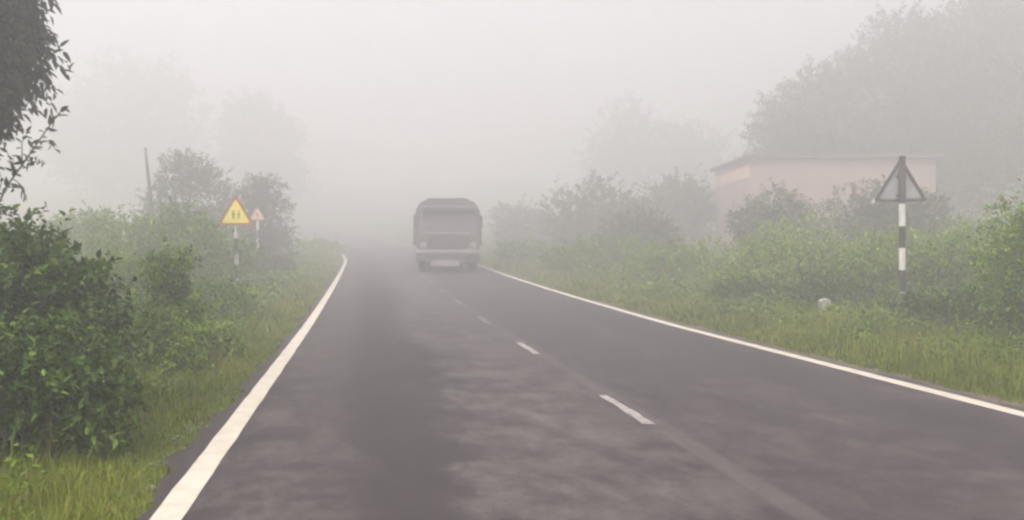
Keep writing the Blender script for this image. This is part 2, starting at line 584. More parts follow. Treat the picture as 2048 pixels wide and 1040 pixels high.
def painted(name, lat0, lat1, y0, y1, mat, step=.3, rag=.005):
    n = max(3, int((y1 - y0) / step))
    yy = np.linspace(y0, y1, n)
    a = lat0 + rag * (np.sin(yy * 5.1 + lat0) + np.sin(yy * 11.7)) * .5 + left_line(yy)
    b = lat1 + rag * (np.sin(yy * 4.3 + 1 + lat0) + np.sin(yy * 13.1)) * .5 + left_line(yy)
    z = road_z(yy) + .005
    V = np.concatenate([np.stack([a, yy, z], -1), np.stack([b, yy, z], -1)])
    i = np.arange(n - 1)[:, None]
    Q = np.concatenate([i, i + n, i + n + 1, i + 1], 1)
    return tag(link_mesh(name, np_mesh(name, V, Q, np.full(len(Q), 4), mat, smooth=True)), kind='structure')


painted('edge_line', -.075, .075, -20, 240, M_PAINT)
painted('edge_line', 5.83, 5.985, -20, 240, M_PAINT)
for k in range(-1, 12):
    y0 = 6.35 + 4.15 * k
    painted('centre_dash', 2.92, 3.0, y0, y0 + 1.22, M_PAINT_DULL if k < 2 else M_PAINT_FADED, step=.12, rag=.012)


def dirt_shoulder(lat0, lat1, inner):
    yy = np.linspace(-5, 110, 800)
    rag = .09 * np.sin(yy * 1.3 + lat1) + .07 * np.sin(yy * 3.7) + .05 * np.sin(yy * 9.1 + 1)
    lats = [lat0 + 0 * yy] + [lat0 + (lat1 + np.sign(lat1 - lat0) * rag - lat0) * k for k in (.33, .66, 1.0)]
    V = []
    for j, l_ in enumerate(lats):
        x = l_ + left_line(yy)
        V.append(np.stack([x, yy, ground_z(x, yy) + (.014 if j < 3 else -.01)], -1))
    V = np.concatenate(V); n = len(yy)
    i = np.concatenate([np.arange(n - 1) + j * n for j in range(3)])[:, None]
    Q = np.concatenate([i, i + n, i + n + 1, i + 1], 1)
    tag(link_mesh('dirt_shoulder', np_mesh('dirt_shoulder', V, Q, np.full(len(Q), 4), M_DIRT, smooth=True)), kind='structure')


M_DIRT = plain('bare_brown_soil', (.095, .072, .048), .95, noise=.5, scale=6)
dirt_shoulder(6.0, 6.48, 0)


# ---------------------------------------------------------------- grass and weeds (stuff)
def grass_blades(n, lat_f, y_f, h, w, lean=.5, tone0=.5):
    y = y_f(n)
    lat = lat_f(n, y)
    x = lat + left_line(y)
    clump = wob(x, y, .35, 2.0) * .5 + wob(x, y, 1.4, .5) * .5
    keep = rng.random(n) < np.clip(.72 + .5 * clump, .15, 1)
    x, y, clump, lat = x[keep], y[keep], clump[keep], lat[keep]
    n = len(x)
    edge = np.minimum(np.abs(lat + .2), np.abs(lat - 6.05))
    z = ground_z(x, y) - .01
    hh = h * (.45 + .8 * rng.random(n)) * (1 + .45 * clump) * np.clip(.35 + edge / .9, .35, 1)
    ww = w * (.6 + .8 * rng.random(n)) * np.clip(y / 7, .8, 3.5)
    a = rng.random(n) * 6.283
    D = np.stack([np.cos(a), np.sin(a), np.zeros(n)], -1)
    S = np.stack([-np.sin(a), np.cos(a), np.zeros(n)], -1)
    ln = (lean * (.3 + rng.random(n)))[:, None]
    b = np.stack([x, y, z], -1)
    up = np.array([0, 0, 1.0])
    H = hh[:, None]; W = ww[:, None]
    mid = b + up * H * .6 + D * H * ln * .3
    tip = b + up * H * (1 - .25 * ln) + D * H * ln
    V = np.stack([b - S * W * .5, b + S * W * .5, mid + S * W * .4, mid - S * W * .4, tip], 1).reshape(-1, 3)
    i = np.arange(n)[:, None] * 5
    quads = i + np.array([[0, 1, 2, 3]]); tris = i + np.array([[3, 2, 4]])
    flat = np.concatenate([quads, tris], 1).ravel()
    sizes = np.tile([4, 3], n)
    tone = np.clip(tone0 + .22 * wob(x, y, 1.1, 4.0) + rng.normal(size=n) * .15, 0, 1)
    return V, flat, sizes, np.repeat(tone, 2)


def dry_stalks(n, lat0, lat1, y0, y1):
    return grass_blades(n, lambda k, y: lat0 + (lat1 - lat0) * rng.random(k), powy(y0, y1, 1.2), .42, .005, .55, .86)


def merge(parts):
    Vs, Fs, Ss, Ts, off = [], [], [], [], 0
    for V, f, s, t in parts:
        Vs.append(V); Fs.append(np.asarray(f).ravel() + off); Ss.append(s); Ts.append(t); off += len(V)
    return np.concatenate(Vs), np.concatenate(Fs), np.concatenate(Ss), np.concatenate(Ts)


uni = lambda a, b: (lambda n: a + (b - a) * rng.random(n))
powy = lambda a, b, p: (lambda n: a + (b - a) * rng.random(n) ** p)
G = []
G.append(grass_blades(70000, lambda n, y: -.16 - 2.9 * rng.random(n) ** 1.15, powy(2.6, 13, 1.3), .15, .007, .7))
G.append(grass_blades(26000, lambda n, y: -.10 - .45 * rng.random(n), powy(2.6, 20, 1.2), .085, .007, 1.1, .58))
G.append(grass_blades(45000, lambda n, y: -.16 - 5.5 * rng.random(n) ** 1.1, powy(12, 48, 1.3), .22, .008, .6))
G.append(grass_blades(75000, lambda n, y: 6.22 + 4.8 * rng.random(n) ** 1.05, powy(5.5, 22, 1.1), .19, .008, .7))
G.append(grass_blades(15000, lambda n, y: 6.06 + .5 * rng.random(n) ** .7, powy(5, 28, 1.1), .08, .008, .8, .6))
G.append(grass_blades(50000, lambda n, y: 6.02 + 16 * rng.random(n) ** 1.1, powy(20, 60, 1.2), .26, .009, .6))
G.append(dry_stalks(900, -3.2, -.5, 3, 20)); G.append(dry_stalks(1500, 6.3, 12, 6, 26))
V, f, s, t = merge(G)
tag(link_mesh('grass', np_mesh('grass', V, f, s, GRASS, t)), 'short yellow green grass covering both road verges', 'grass', kind='stuff')


# loose stones along the broken tarmac edges
def pebbles(n, lat_f, y_f):
    y = y_f(n); lat = lat_f(n, y); x = lat + left_line(y); z = ground_z(x, y)
    r = .006 + .016 * rng.random(n) ** 2.5
    o = np.array([[1, 0, 0], [0, 1, 0], [-1, 0, 0], [0, -1, 0], [0, 0, .8], [0, 0, -.6]], float)
    V = np.stack([x, y, z + r * .25], -1)[:, None, :] + o[None] * r[:, None, None] * (.65 + .7 * rng.random((n, 6, 1)))
    i = np.arange(n)[:, None] * 6
    Fc = np.concatenate([i + np.array([[a, b, 4]]) for a, b in ((0, 1), (1, 2), (2, 3), (3, 0))] + [i + np.array([[b, a, 5]]) for a, b in ((0, 1), (1, 2), (2, 3), (3, 0))], 0)
    return V.reshape(-1, 3), Fc


V, Q = pebbles(2600, lambda n, y: np.where(rng.random(n) < .55, -.13 - .22 * rng.random(n) ** 1.5, 6.0 + .25 * rng.random(n)), powy(2.6, 24, 1.3))
tag(link_mesh('gravel', np_mesh('gravel', V, Q, np.full(len(Q), 3), plain('loose_stone', (.17, .15, .135), .9, noise=.45, scale=30))), 'loose grey stones along the broken edges of the tarmac', 'gravel', kind='stuff')


def weed_leaves(n_plants, lat_f, y_f, h, per, ll, lw, tone0=.5):
    y = y_f(n_plants); lat = lat_f(n_plants, y); x = lat + left_line(y)
    cl = wob(x, y, .9, 3.0)
    keep = rng.random(n_plants) < np.clip(.5 + .9 * cl, .03, 1)
    x, y, cl = x[keep], y[keep], cl[keep]
    n = len(x)
    z = ground_z(x, y)
    hh = h * (.4 + .9 * rng.random(n)) * (1 + .4 * cl)
    k = (np.arange(per) + .7) / per
    a = (np.arange(per) * 2.4)[None, :] + rng.random((n, 1)) * 6.28
    tilt = rng.normal(size=(n, 2)) * .35
    P = np.zeros((n, per, 3))
    P[..., 0] = x[:, None] + tilt[:, :1] * hh[:, None] * k; P[..., 1] = y[:, None] + tilt[:, 1:] * hh[:, None] * k
    P[..., 2] = z[:, None] + hh[:, None] * k
    D = np.stack([np.cos(a), np.sin(a), .35 + .4 * rng.normal(size=a.shape)], -1)
    m = n * per
    sc = np.repeat(np.clip(y / 10, .75, 2.0), per)
    Nn = unit(np.array([0, 0, 1.0]) + rng.normal(size=(m, 3)) * .45)
    tone = np.clip(np.repeat(tone0 + .2 * wob(x, y, 1.6, 1.5), per) + rng.normal(size=m) * .15, 0, 1)
    V, Q, T = leaf_arrays(P.reshape(-1, 3), D.reshape(-1, 3), Nn, ll * sc * (.6 + .8 * rng.random(m)), lw * sc * (.7 + .6 * rng.random(m)), .3 * rng.random(m), tone)
    return V, Q, np.full(len(Q), 4), T


Wd = []
Wd.append(weed_leaves(1900, lambda n, y: -.75 - 2.2 * rng.random(n), powy(3.2, 14, 1.2), .22, 9, .06, .026))
Wd.append(weed_leaves(3200, lambda n, y: -.9 - 7 * rng.random(n) ** 1.1, powy(12, 48, 1.2), .35, 9, .07, .034))
Wd.append(weed_leaves(3400, lambda n, y: 7.0 + 4.5 * rng.random(n) ** .8, powy(6.5, 23, 1.0), .20, 9, .065, .030))
Wd.append(weed_leaves(5200, lambda n, y: 7.6 + 18 * rng.random(n) ** .9, powy(19, 60, 1.2), .36, 9, .08, .04, .55))
V, f, s, t = merge(Wd)
tag(link_mesh('weeds', np_mesh('weeds', V, f, s, WEED, t)), 'low broad leaved weeds growing through the verge grass', 'weeds', kind='stuff')


# ---------------------------------------------------------------- road signs
def rounded_triangle(half, h, r=.05, n=5):
    """outline in (x, z): base on z = 0, apex up, corners rounded"""
    P = [Vector((-half, 0)), Vector((half, 0)), Vector((0, h))]
    out = []
    for i in range(3):
        p, a, b = P[i], P[i - 1], P[(i + 1) % 3]
        u, w = (a - p).normalized(), (b - p).normalized()
        s = p + u * r * 1.6; e = p + w * r * 1.6
        for k in range(n + 1):
            t = k / n
            q = s * (1 - t) ** 2 + p * 2 * t * (1 - t) + e * t * t
            out.append((q.x, q.y))
    return out


def banded_pole(root, z_top, bands, rad, dark_top=None):
    """bands: list of z boundaries from the top down, white first"""
    mb = MB()
    zs = [z_top] + bands
    col = 0
    for a, b in zip(zs[:-1], zs[1:]):
        mb.tube([(0, 0, b), (0, 0, a)], rad, 14, m=col, caps=False)
        col = 1 - col
    if dark_top:
        mb.tube([(0, 0, z_top), (0, 0, dark_top), (0, 0, dark_top + .012)], [rad, rad, rad * .5], 14, m=2)
    return mb.build('pole', [M_WHITE, M_BLACK, M_DARKIRON], root, smooth=True)


def frame_ring(mb, half, h, w, y0, y1, m=0, r=.05):
    o = rounded_triangle(half, h, r)
    k = w * 1.0
    inr = h * half / (half + math.hypot(half, h))           # inradius
    sc = (inr - k) / inr
    cz = inr
    ii = [(x * sc, cz + (z - cz) * sc) for x, z in o]
    n = len(o)
    V = [(x, y0, z) for x, z in o] + [(x, y0, z) for x, z in ii] + [(x, y1, z) for x, z in o] + [(x, y1, z) for x, z in ii]
    Fc = []
    for a in range(n):
        b = (a + 1) % n
        Fc += [[a, b, n + b, n + a], [2 * n + a, 3 * n + a, 3 * n + b, 2 * n + b], [a, 2 * n + a, 2 * n + b, b], [n + a, n + b, 3 * n + b, 3 * n + a]]
    mb.add(Fc and V, Fc, m)
    return ii


# right: its back faces the camera
p = spot(1804, 15.4)
sgn = empty('warning_sign', (p[0], p[1], p[2] - .02), R(-3))
tag(sgn, 'triangular road sign seen from behind, grey back in dark frame, on black and white post', 'road sign')
banded_pole(sgn, 2.02, [1.63, 1.25, .87, .49, .0, -.3], .056, dark_top=2.84)
mb = MB(); mb.prism([(x, z + 2.075) for x, z in rounded_triangle(.44, .73)], .075, .08); mb.build('plate', M_ZINC, sgn)
mb = MB(); frame_ring(mb, .465, .775, .05, .058, .074); fr = mb.build('frame', M_DARKIRON, sgn); fr.location = (0, 0, 2.06)
for zz in (2.16, 2.5):
    mb = MB(); mb.box((0, .066, zz), (.16, .014, .035), bev=.003); mb.build('bracket', M_DARKIRON, sgn)
mb = MB(); mb.box((-.475, .07, 2.055), (.05, .012, .05), bev=.004); mb.build('corner_tab', M_WHITE, sgn)


def child_figure(mb, cx, cz, s, y0, y1, flip=1):
    """a walking figure cut from sheet, in (x, z)"""
    o = [(-.03, .30), (-.075, .16), (-.045, .15), (-.02, .22), (-.025, .12), (-.07, 0), (-.035, 0), (.0, .10), (.04, 0), (.078, .015), (.035, .13), (.03, .22), (.06, .16), (.085, .175), (.04, .30)]
    mb.prism([(cx + flip * x * s, cz + z * s) for x, z in (o if flip > 0 else o[::-1])], y0, y1)
    hd = [(cx + flip * .006 * s + .04 * s * math.cos(t * math.pi / 6), cz + .355 * s + .045 * s * math.sin(t * math.pi / 6)) for t in range(12)]
    mb.prism(hd, y0, y1)


def facing_sign(label, px, y, half, h, z_bot, bands, rad, face, border, figure):
    p = spot(px, y)
    s = empty('warning_sign', (p[0], p[1], p[2] - .02), R(4))
    tag(s, label, 'road sign')
    banded_pole(s, bands[0], bands[1:], rad)
    mb = MB(); mb.prism([(x, z + z_bot) for x, z in rounded_triangle(half, h)], -rad - .012, -rad - .004); mb.build('plate', face, s)
    mb = MB(); frame_ring(mb, half + .004, h + .006, .062 * half / .45, -rad - .017, -rad - .0125)
    b = mb.build('border', border, s); b.location = (0, 0, z_bot - .002)
    mb = MB()
    if figure == 2:
        child_figure(mb, -.06 * half / .45, z_bot + .2 * h, .72 * h, -rad - .016, -rad - .0125)
        child_figure(mb, .075 * half / .45, z_bot + .2 * h, .66 * h, -rad - .016, -rad - .0125, -1)
    else:
        pts = [(.0, .2), (.02, .33), (-.05, .42), (.02, .52)]
        mb.tube([(x * half / .45, -rad - .015, z_bot + z * h) for x, z in pts], .045 * half / .45, 6)
    mb.build('symbol', M_SYMBOL, s)
    return s


facing_sign('yellow triangular road sign with red border and two dark walking figures on a banded post', 473, 21.9, .455, .775, 1.72, [2.3, 1.40, 1.07, .74, .42, .1, -.3], .05, M_YELLOW, M_RED, 2)
facing_sign('small pale triangular road sign with red border, partly behind the yellow sign', 516, 34.0, .33, .55, 1.97, [2.3, 1.6, 1.25, .9, .55, .2, -.3], .05, M_CREAM, M_RED, 1)
facing_sign('smallest triangular road sign, farthest along the left verge in the fog', 549, 45.0, .30, .5, 1.38, [1.7, 1.1, .8, .5, .2, -.3], .045, M_CREAM, M_RED, 1)

# whitewashed marker stone in the right verge
p = spot(1650, 16.5)
mb = MB()
o = [(-.10, -.1), (.10, -.1), (.10, .24), (.092, .26), (.06, .275), (-.06, .275), (-.092, .26), (-.10, .24)]
mb.prism(o, -.06, .06)
st = mb.build('marker_stone', M_STONE)
st.location = p; st.rotation_euler = (R(3), R(-4), R(6))
bv = st.modifiers.new('bevel', 'BEVEL'); bv.width = .012; bv.segments = 2
tag(st, 'small whitewashed marker stone half hidden in the right verge weeds', 'marker stone')


# ---------------------------------------------------------------- the truck
M_CAB = plain('faded_cab_paint', (.085, .07, .066), .5, noise=.2, scale=3)
M_TARP = plain('faded_tarpaulin', (.055, .046, .045), .85, noise=.3, scale=4)
M_GLASS = plain('windscreen_glass', (.06, .053, .052), .45, noise=.15, scale=2)
M_RUBBER = plain('tyre_rubber', (.03, .026, .026), .8)
M_STEEL = plain('dusty_chassis_steel', (.035, .03, .03), .7)
M_PALE = plain('pale_trim_paint', (.24, .205, .195), .5, noise=.25, scale=5)
M_LENS = plain('lamp_lens', (.20, .18, .175), .4)
M_WOOD = plain('bed_side_boards', (.075, .06, .056), .8, noise=.35, scale=8)


def truck():
    yb = 33.0
    x = (897 - 1024.0) / F * yb
    root = empty('truck', (x, yb, float(road_z(yb))), R(5.0))
    tag(root, 'grey truck with a tarpaulin roof on the road, half lost in the fog', 'truck')
    # cab: front panel toward the camera (-y), leaning screen, narrower roof
    sec = [(-.0, .52), (-.02, 1.40), (.16, 2.38), (.30, 2.52), (1.55, 2.56), (1.60, .60)]     # (y, z) side profile
    def halfw(z): return 1.14 if z < 1.45 else 1.14 - .14 * (z - 1.45) / 1.1
    mb = MB()
    n = len(sec)
    V = [(-halfw(z), y, z) for y, z in sec] + [(halfw(z), y, z) for y, z in sec]
    mb.add(V, [list(range(n)), list(range(n, 2 * n))[::-1]] + [[k, (k + 1) % n, (k + 1) % n + n, k + n] for k in range(n)])
    cab = mb.build('cab', M_CAB, root)
    bv = cab.modifiers.new('bevel', 'BEVEL'); bv.width = .07; bv.segments = 3
    mb = MB()                                                  # split windscreen
    for s in (-1, 1):
        a = [(s * .04, 0.0, 1.53), (s * .99, 0.0, 1.53), (s * .91, .15, 2.26), (s * .04, .15, 2.28)]
        V = [(q[0], q[1] - .012, q[2]) for q in a] + [(q[0], q[1] + .02, q[2]) for q in a]
        mb.add(V, [[0, 1, 2, 3], [7, 6, 5, 4], [0, 4, 5, 1], [1, 5, 6, 2], [2, 6, 7, 3], [3, 7, 4, 0]])
    ws = mb.build('windscreen', M_GLASS, root)
    for xx in (-.75, .2):
        mb = MB(); mb.tube([(xx, -.035, 1.54), (xx + .42, .005, 1.68)], .012, 5); mb.build('wiper', M_STEEL, ws)
    mb = MB(); mb.box((0, .02, 2.40), (1.98, .34, .17), bev=.03, rot=Matrix.Rotation(R(14), 3, 'X')); mb.build('sun_visor', M_TARP, root)
    mb = MB(); mb.box((-.05, -.045, 1.475), (1.7, .05, .075), bev=.015); mb.build('trim_strip', M_PALE, root)
    mb = MB(); mb.box((0, -.028, 1.14), (1.5, .05, .42), bev=.02)
    for k in range(5): mb.box((0, -.058, .98 + .08 * k), (1.42, .02, .03), m=1)
    mb.build('grille', [M_STEEL, M_CAB], root)
    mb = MB(); mb.box((0, -.10, .79), (2.42, .14, .13), bev=.025); mb.build('pale_bar', M_PALE, root)
    for s in (-1, 1):
        mb = MB(); mb.tube([(s * .93, .02, 1.0), (s * .93, -.06, 1.0), (s * .93, -.075, 1.0)], [.13, .13, .09], 16)
        mb.build('headlight', M_LENS, root, smooth=True)
        mb = MB(); mb.tube([(s * 1.03, .14, 2.13), (s * 1.20, .04, 2.13), (s * 1.20, .04, 1.62), (s * 1.10, .10, 1.62)], .016, 6)
        m = mb.build('mirror', M_STEEL, root)
        mb = MB(); mb.box((s * 1.20, .02, 1.90), (.13, .07, .46), bev=.03); mb.build('mirror_head', M_TARP, m)
    mb = MB(); mb.box((0, -.06, .54), (2.36, .22, .30), bev=.03); mb.build('bumper', M_STEEL, root)
    mb = MB(); mb.box((-.12, -.185, .34), (1.02, .02, .17), bev=.006); mb.box((-.12, -.165, .43), (.9, .03, .10)); mb.build('pale_plate', M_PALE, root)  # wide pale plate set low under the bumper
    mb = MB()
    for s in (-1, 1): mb.box((s * .42, 3.6, .72), (.12, 6.4, .22))
    mb.box((0, 1.1, .5), (1.9, .14, .14)); mb.box((0, 5.4, .5), (1.9, .16, .16)); mb.box((0, .6, .62), (1.3, .9, .34), bev=.05)
    mb.build('chassis', M_STEEL, root)
    for yy, xs in ((1.0, (-.98, .98)), (5.4, (-1.08, -.80, .80, 1.08))):
        for xx in xs:
            mb = MB(); mb.tube([(xx - .12, yy, .5), (xx - .10, yy, .5), (xx + .10, yy, .5), (xx + .12, yy, .5)], [.40, .49, .49, .40], 26)
            w = mb.build('wheel', M_RUBBER, root, smooth=True)
            mb = MB(); mb.tube([(xx - .13, yy, .5), (xx + .13, yy, .5)], .25, 18); mb.build('rim', M_STEEL, w, smooth=True)
    mb = MB()                                                  # load bed
    mb.box((0, 4.35, 1.0), (2.50, 5.2, .12))
    mb.box((0, 1.80, 1.62), (2.62, .08, 1.16)); mb.box((0, 6.92, 1.62), (2.62, .08, 1.16))
    for s in (-1, 1):
        mb.box((s * 1.28, 4.35, 1.62), (.06, 5.04, 1.16))
        for k in range(6): mb.box((s * 1.325, 2.1 + .9 * k, 1.62), (.04, .09, 1.2))
    mb.build('load_bed', M_WOOD, root)
    mb = MB()                                                  # tarpaulin over hoops, sagging between them
    rows = []
    for j in range(15):
        yy = 1.72 + 5.26 * j / 14
        sag = -.07 * abs(math.sin(j * math.pi / 3.5))
        ring = []
        for k in range(17):
            t = math.pi * k / 16
            cx = math.cos(t); sx = math.sin(t)
            zt = sx ** .55
            ring.append(((1.31 - .20 * zt ** 1.5) * math.copysign(abs(cx) ** .40, cx), yy, 2.02 + (.86 + sag) * zt + .02 * math.sin(k * 2.1 + j)))
        rows.append(ring)
    V = [q for r_ in rows for q in r_]
    Fc = [[j * 17 + k, j * 17 + k + 1, (j + 1) * 17 + k + 1, (j + 1) * 17 + k] for j in range(14) for k in range(16)]
    Fc += [list(range(17)), [14 * 17 + k for k in range(17)]]
    mb.add(V, Fc)
    mb.build('tarpaulin', M_TARP, root, smooth=True, angle=60)
    return root


truck()

# ---------------------------------------------------------------- house beyond the right bushes
M_PINK = plain('faded_pink_plaster', (.33, .23, .212), .9, noise=.16, scale=.8)
M_SLAB = plain('stained_concrete_slab', (.12, .08, .085), .85, noise=.25, scale=1.5)
M_BAND = plain('pale_peach', (.62, .42, .34), .8, noise=.10, scale=1.2)
hx0, hx1, hy0, hy1 = 11.8, 21.0, 44.0, 51.5
hb = float(ground_z(16, 47)) - .6
hz = 5.66
house = empty('house', (hx0, hy0, hb))
tag(house, 'long flat roofed pink house behind the bushes on the right, faint in fog', 'house')
mb = MB(); mb.box(((hx1 - hx0) / 2, (hy1 - hy0) / 2, (hz - hb) / 2), (hx1 - hx0, hy1 - hy0, hz - hb)); mb.build('wall', M_PINK, house)
mb = MB(); mb.box(((hx1 - hx0) / 2, (hy1 - hy0) / 2, hz - hb + .09), (hx1 - hx0 + .5, hy1 - hy0 + .5, .18), bev=.015); mb.build('roof_slab', M_SLAB, house)
mb = MB(); mb.box((-.02, (hy1 - hy0) / 2, hz - hb - .62), (.035, hy1 - hy0 - .02, .62)); mb.build('pale_band', M_BAND, house)  # paler peach strip along the side wall, below the slab

# ---------------------------------------------------------------- plants along the left verge
B = 'bush'


def bush(px0, px1, ptop, y, label, mat, n, leaf=(.06, .028), seed=0, per=9, spray=.22, nl=7, name='bush', wscale=1.0, **kw):
    p = spot((px0 + px1) / 2, y)
    w = (px1 - px0) / F * y * wscale
    h = height_at(ptop, y, p[2])
    return grow(name, label, kw.pop('cat', 'bush'), (p[0], p[1], p[2] - .03), lobes(w, max(h - spray * .45, .3), nl, seed=seed), n, per, spray, leaf[0], leaf[1], mat, **kw)


# the large bush hanging over the verge
p = spot(20, 6.5)
grow('bush', 'large dark leafy bush filling the left edge beside the grass verge', 'bush', (p[0], p[1], p[2] - .03),
     [(-.15, 0, .85, .62, .6, .55), (-.35, .1, 1.12, .42, .45, .30), (.22, .0, .98, .36, .42, .33), (.45, .05, .72, .34, .4, .36), (-.7, .1, .8, .5, .5, .55), (.28, -.15, .42, .38, .36, .36), (-.3, -.3, .4, .5, .4, .38),
      (-1.3, .3, 1.0, .6, .6, .6), (-1.2, .1, .45, .6, .5, .42)],
     3600, 9, .20, .062, .030, LEAF_DARK, n_stem=60, r0=.010, tone0=.47, up=.45)
p = spot(35, 5.35)
grow('bush', 'low dark weed bush with pale leaf tips in front of the large left bush', 'bush', (p[0], p[1], p[2] - .02),
     [(-.05, 0, .36, .40, .36, .34), (.32, .1, .30, .28, .3, .26), (-.5, .1, .42, .42, .36, .36), (.05, .25, .55, .35, .3, .25), (-1.1, .2, .4, .45, .4, .36)],
     1500, 8, .17, .058, .027, LEAF_DARK, n_stem=40, r0=.006, tone0=.52, tone_var=.22, up=.6)
bush(215, 400, 590, 9.0, 'bright green rounded bush just beyond the large left bush', LEAF_MID, 2200, leaf=(.046, .024), seed=3, tone0=.58, n_stem=34, r0=.008)
bush(310, 385, 492, 9.5, 'narrow upright shrub rising from the bushes left of the yellow sign', LEAF_MID, 520, seed=5, nl=5, spray=.2, n_stem=20, r0=.008, up=.9, wscale=1.05, tone0=.5)
bush(320, 450, 640, 10.2, 'low bush with pale glossy leaves at the edge of the left grass verge', LEAF_MID, 900, seed=8, tone0=.58, tone_var=.22, n_stem=26, r0=.006)
bush(385, 490, 555, 14.5, 'olive bush at the foot of the yellow triangular sign', LEAF_MID, 1000, leaf=(.07, .034), seed=9, tone0=.46, n_stem=20, r0=.008)
bush(215, 330, 500, 15.0, 'pale green bush in thin fog behind the large left bush', LEAF_BRIGHT, 900, leaf=(.075, .036), seed=33, tone0=.5, n_stem=20, r0=.008)
bush(170, 420, 398, 21.0, 'broad grey green bush in fog behind the left verge bushes', LEAF_MID, 2100, leaf=(.10, .05), seed=12, spray=.35, n_stem=30, r0=.018, nl=9)
bush(60, 235, 412, 27.0, 'wide hazy bush at the far left, above the large near bush', LEAF_MID, 1300, leaf=(.12, .06), seed=13, spray=.4, n_stem=20, r0=.02, nl=8)
bush(395, 500, 470, 25.0, 'rounded hazy bush close behind the yellow sign post', LEAF_MID, 1100, leaf=(.10, .05), seed=14, spray=.32, n_stem=20, r0=.015)
bush(475, 590, 505, 30.0, 'low hazy bush at the foot of the small pale signs', LEAF_OLIVE, 1000, leaf=(.10, .05), seed=15, spray=.3, n_stem=20, r0=.015)

bush(585, 680, 484, 50.0, 'low hazy bush where the left white line fades into the fog', LEAF_BRIGHT, 1100, leaf=(.14, .07), seed=16, spray=.3, n_stem=14, r0=.015)

# young sapling with sparse leaves, left edge
p = spot(-60, 6.3)
sap = empty('sapling', p)
tag(sap, 'thin young sapling with sparse dark leaves leaning out above the large left bush', 'sapling')
mb = MB(); LP, LD, LT = [], [], []


def at(px, py, y):
    return Vector(((px - 1024.0) / F * y - p[0], y - p[1], EYE + (494.0 - py) / F * y - p[2]))


main = [Vector((0, 0, -.05)), at(-45, 600, 6.32), at(-20, 450, 6.34), at(12, 375, 6.36), at(52, 320, 6.38), at(92, 262, 6.42), at(128, 214, 6.46)]
mb.tube(main, [.014, .012, .010, .008, .006, .0045, .002], 6)
side = [[at(12, 375, 6.36), at(40, 372, 6.3), at(55, 395, 6.25)], [at(30, 347, 6.37), at(22, 322, 6.42), at(14, 302, 6.5)], [at(52, 320, 6.38), at(75, 325, 6.3), at(92, 326, 6.24)],
        [at(45, 330, 6.38), at(44, 285, 6.45), at(60, 258, 6.5)], [at(75, 285, 6.4), at(100, 282, 6.34), at(112, 300, 6.3)], [at(-5, 410, 6.35), at(5, 418, 6.28), at(22, 410, 6.2)], [at(-25, 460, 6.34), at(5, 360, 6.5), at(-8, 330, 6.55)]]
for s_ in side: mb.tube(s_, [.005, .0035, .002], 5)
for pl, cnt in [(main[3:], 36)] + [(s_, 9) for s_ in side]:
    for k in range(cnt):
        t = (k + .6 * random.random()) / cnt * (len(pl) - 1)
        i0 = min(int(t), len(pl) - 2)
        a = pl[i0].lerp(pl[i0 + 1], t - i0); d = (pl[i0 + 1] - pl[i0]).normalized()
        dd = d * .5 + Vector((random.gauss(0, .6), random.gauss(0, .6), random.gauss(-.15, .5)))
        LP.append(a); LD.append(dd); LT.append(min(1, max(0, random.gauss(.42, .2))))
m = len(LP)
V, Q, T = leaf_arrays(np.array(LP), np.array(LD), unit(np.array([0, -.3, 1.0]) + rng.normal(size=(m, 3)) * .7), .068 * (.6 + .7 * rng.random(m)), .030 * (.7 + .5 * rng.random(m)), .3 * rng.random(m), np.array(LT))
link_mesh('foliage', np_mesh('foliage', V, Q, np.full(len(Q), 4), LEAF_TREE, T), sap)
mb.build('stem', TWIG, sap, smooth=True)

# big dark tree whose crown hangs in at the top left
p = spot(-262, 8.0)
blb = [(0, 0, 4.9, 1.75, 1.8, 1.6), (1.18, -.2, 3.95, 1.0, 1.0, .85), (1.05, .1, 4.9, .95, 1.0, .95), (.8, -.5, 5.7, 1.0, 1.1, .9), (1.0, .5, 4.2, .95, .8, .8), (.9, -.7, 4.4, 1.0, .7, .9),
       (-1.2, .2, 4.6, 1.3, 1.3, 1.3), (.2, .3, 6.1, 1.3, 1.3, .8), (1.2, -.1, 3.45, .6, .7, .5), (.3, -.6, 3.4, .9, .8, .6)]
blb = [(a * .667, b * .667, EYE + (c - EYE) * .667, d * .667, e * .667, f_ * .667) for a, b, c, d, e, f_ in blb]
grow('tree', 'dark leafy tree whose crown hangs into the upper left corner', 'tree', (p[0], p[1], p[2] - .05), blb, 6000, 9, .20, .105, .036, LEAF_TREE, parts=('crown', 'trunk'),
     n_stem=80, r0=.03, trunk=(3.4, .13), hang=.5, up=.2, droop=.35, tone0=.36, shell=.45, shoots=.01)

# hazy trees and a bare trunk behind the left signs
def tree(px0, px1, ptop, y, label, n, leaf, seed, mat=LEAF_OLIVE, low=.12, nl=11, spray=.7, cat='tree', name='tree', per=8):
    p = spot((px0 + px1) / 2, y)
    w = (px1 - px0) / F * y
    h = height_at(ptop, y, p[2])
    r = random.Random(seed)
    w *= 1.2
    bl = [(0, 0, h * .58, w * .33, w * .33, h * .34), (0, 0, h * .32, w * .36, w * .3, h * .26)]
    for k in range(nl):
        a = r.uniform(0, 6.28); q = r.uniform(.08, .33) * w
        zc = r.uniform(max(low, .2), .86) * h
        s = r.uniform(.11, .21) * w * (1.15 - .45 * zc / h)
        bl.append((math.cos(a) * q * (1.15 - .5 * zc / h), math.sin(a) * q, zc, s, s, min(s, h - zc)))
    bl.append((r.uniform(-.06, .06) * w, 0, h * .9, w * .12, w * .12, h * .09))
    return grow(name, label, cat, (p[0], p[1], p[2] - .1), bl, n, per, spray, leaf[0], leaf[1], mat, parts=('crown', 'trunk'), n_stem=30, r0=.012 * h, trunk=(h * .55, .02 * h + .03), tone0=.45, shoots=0.0)


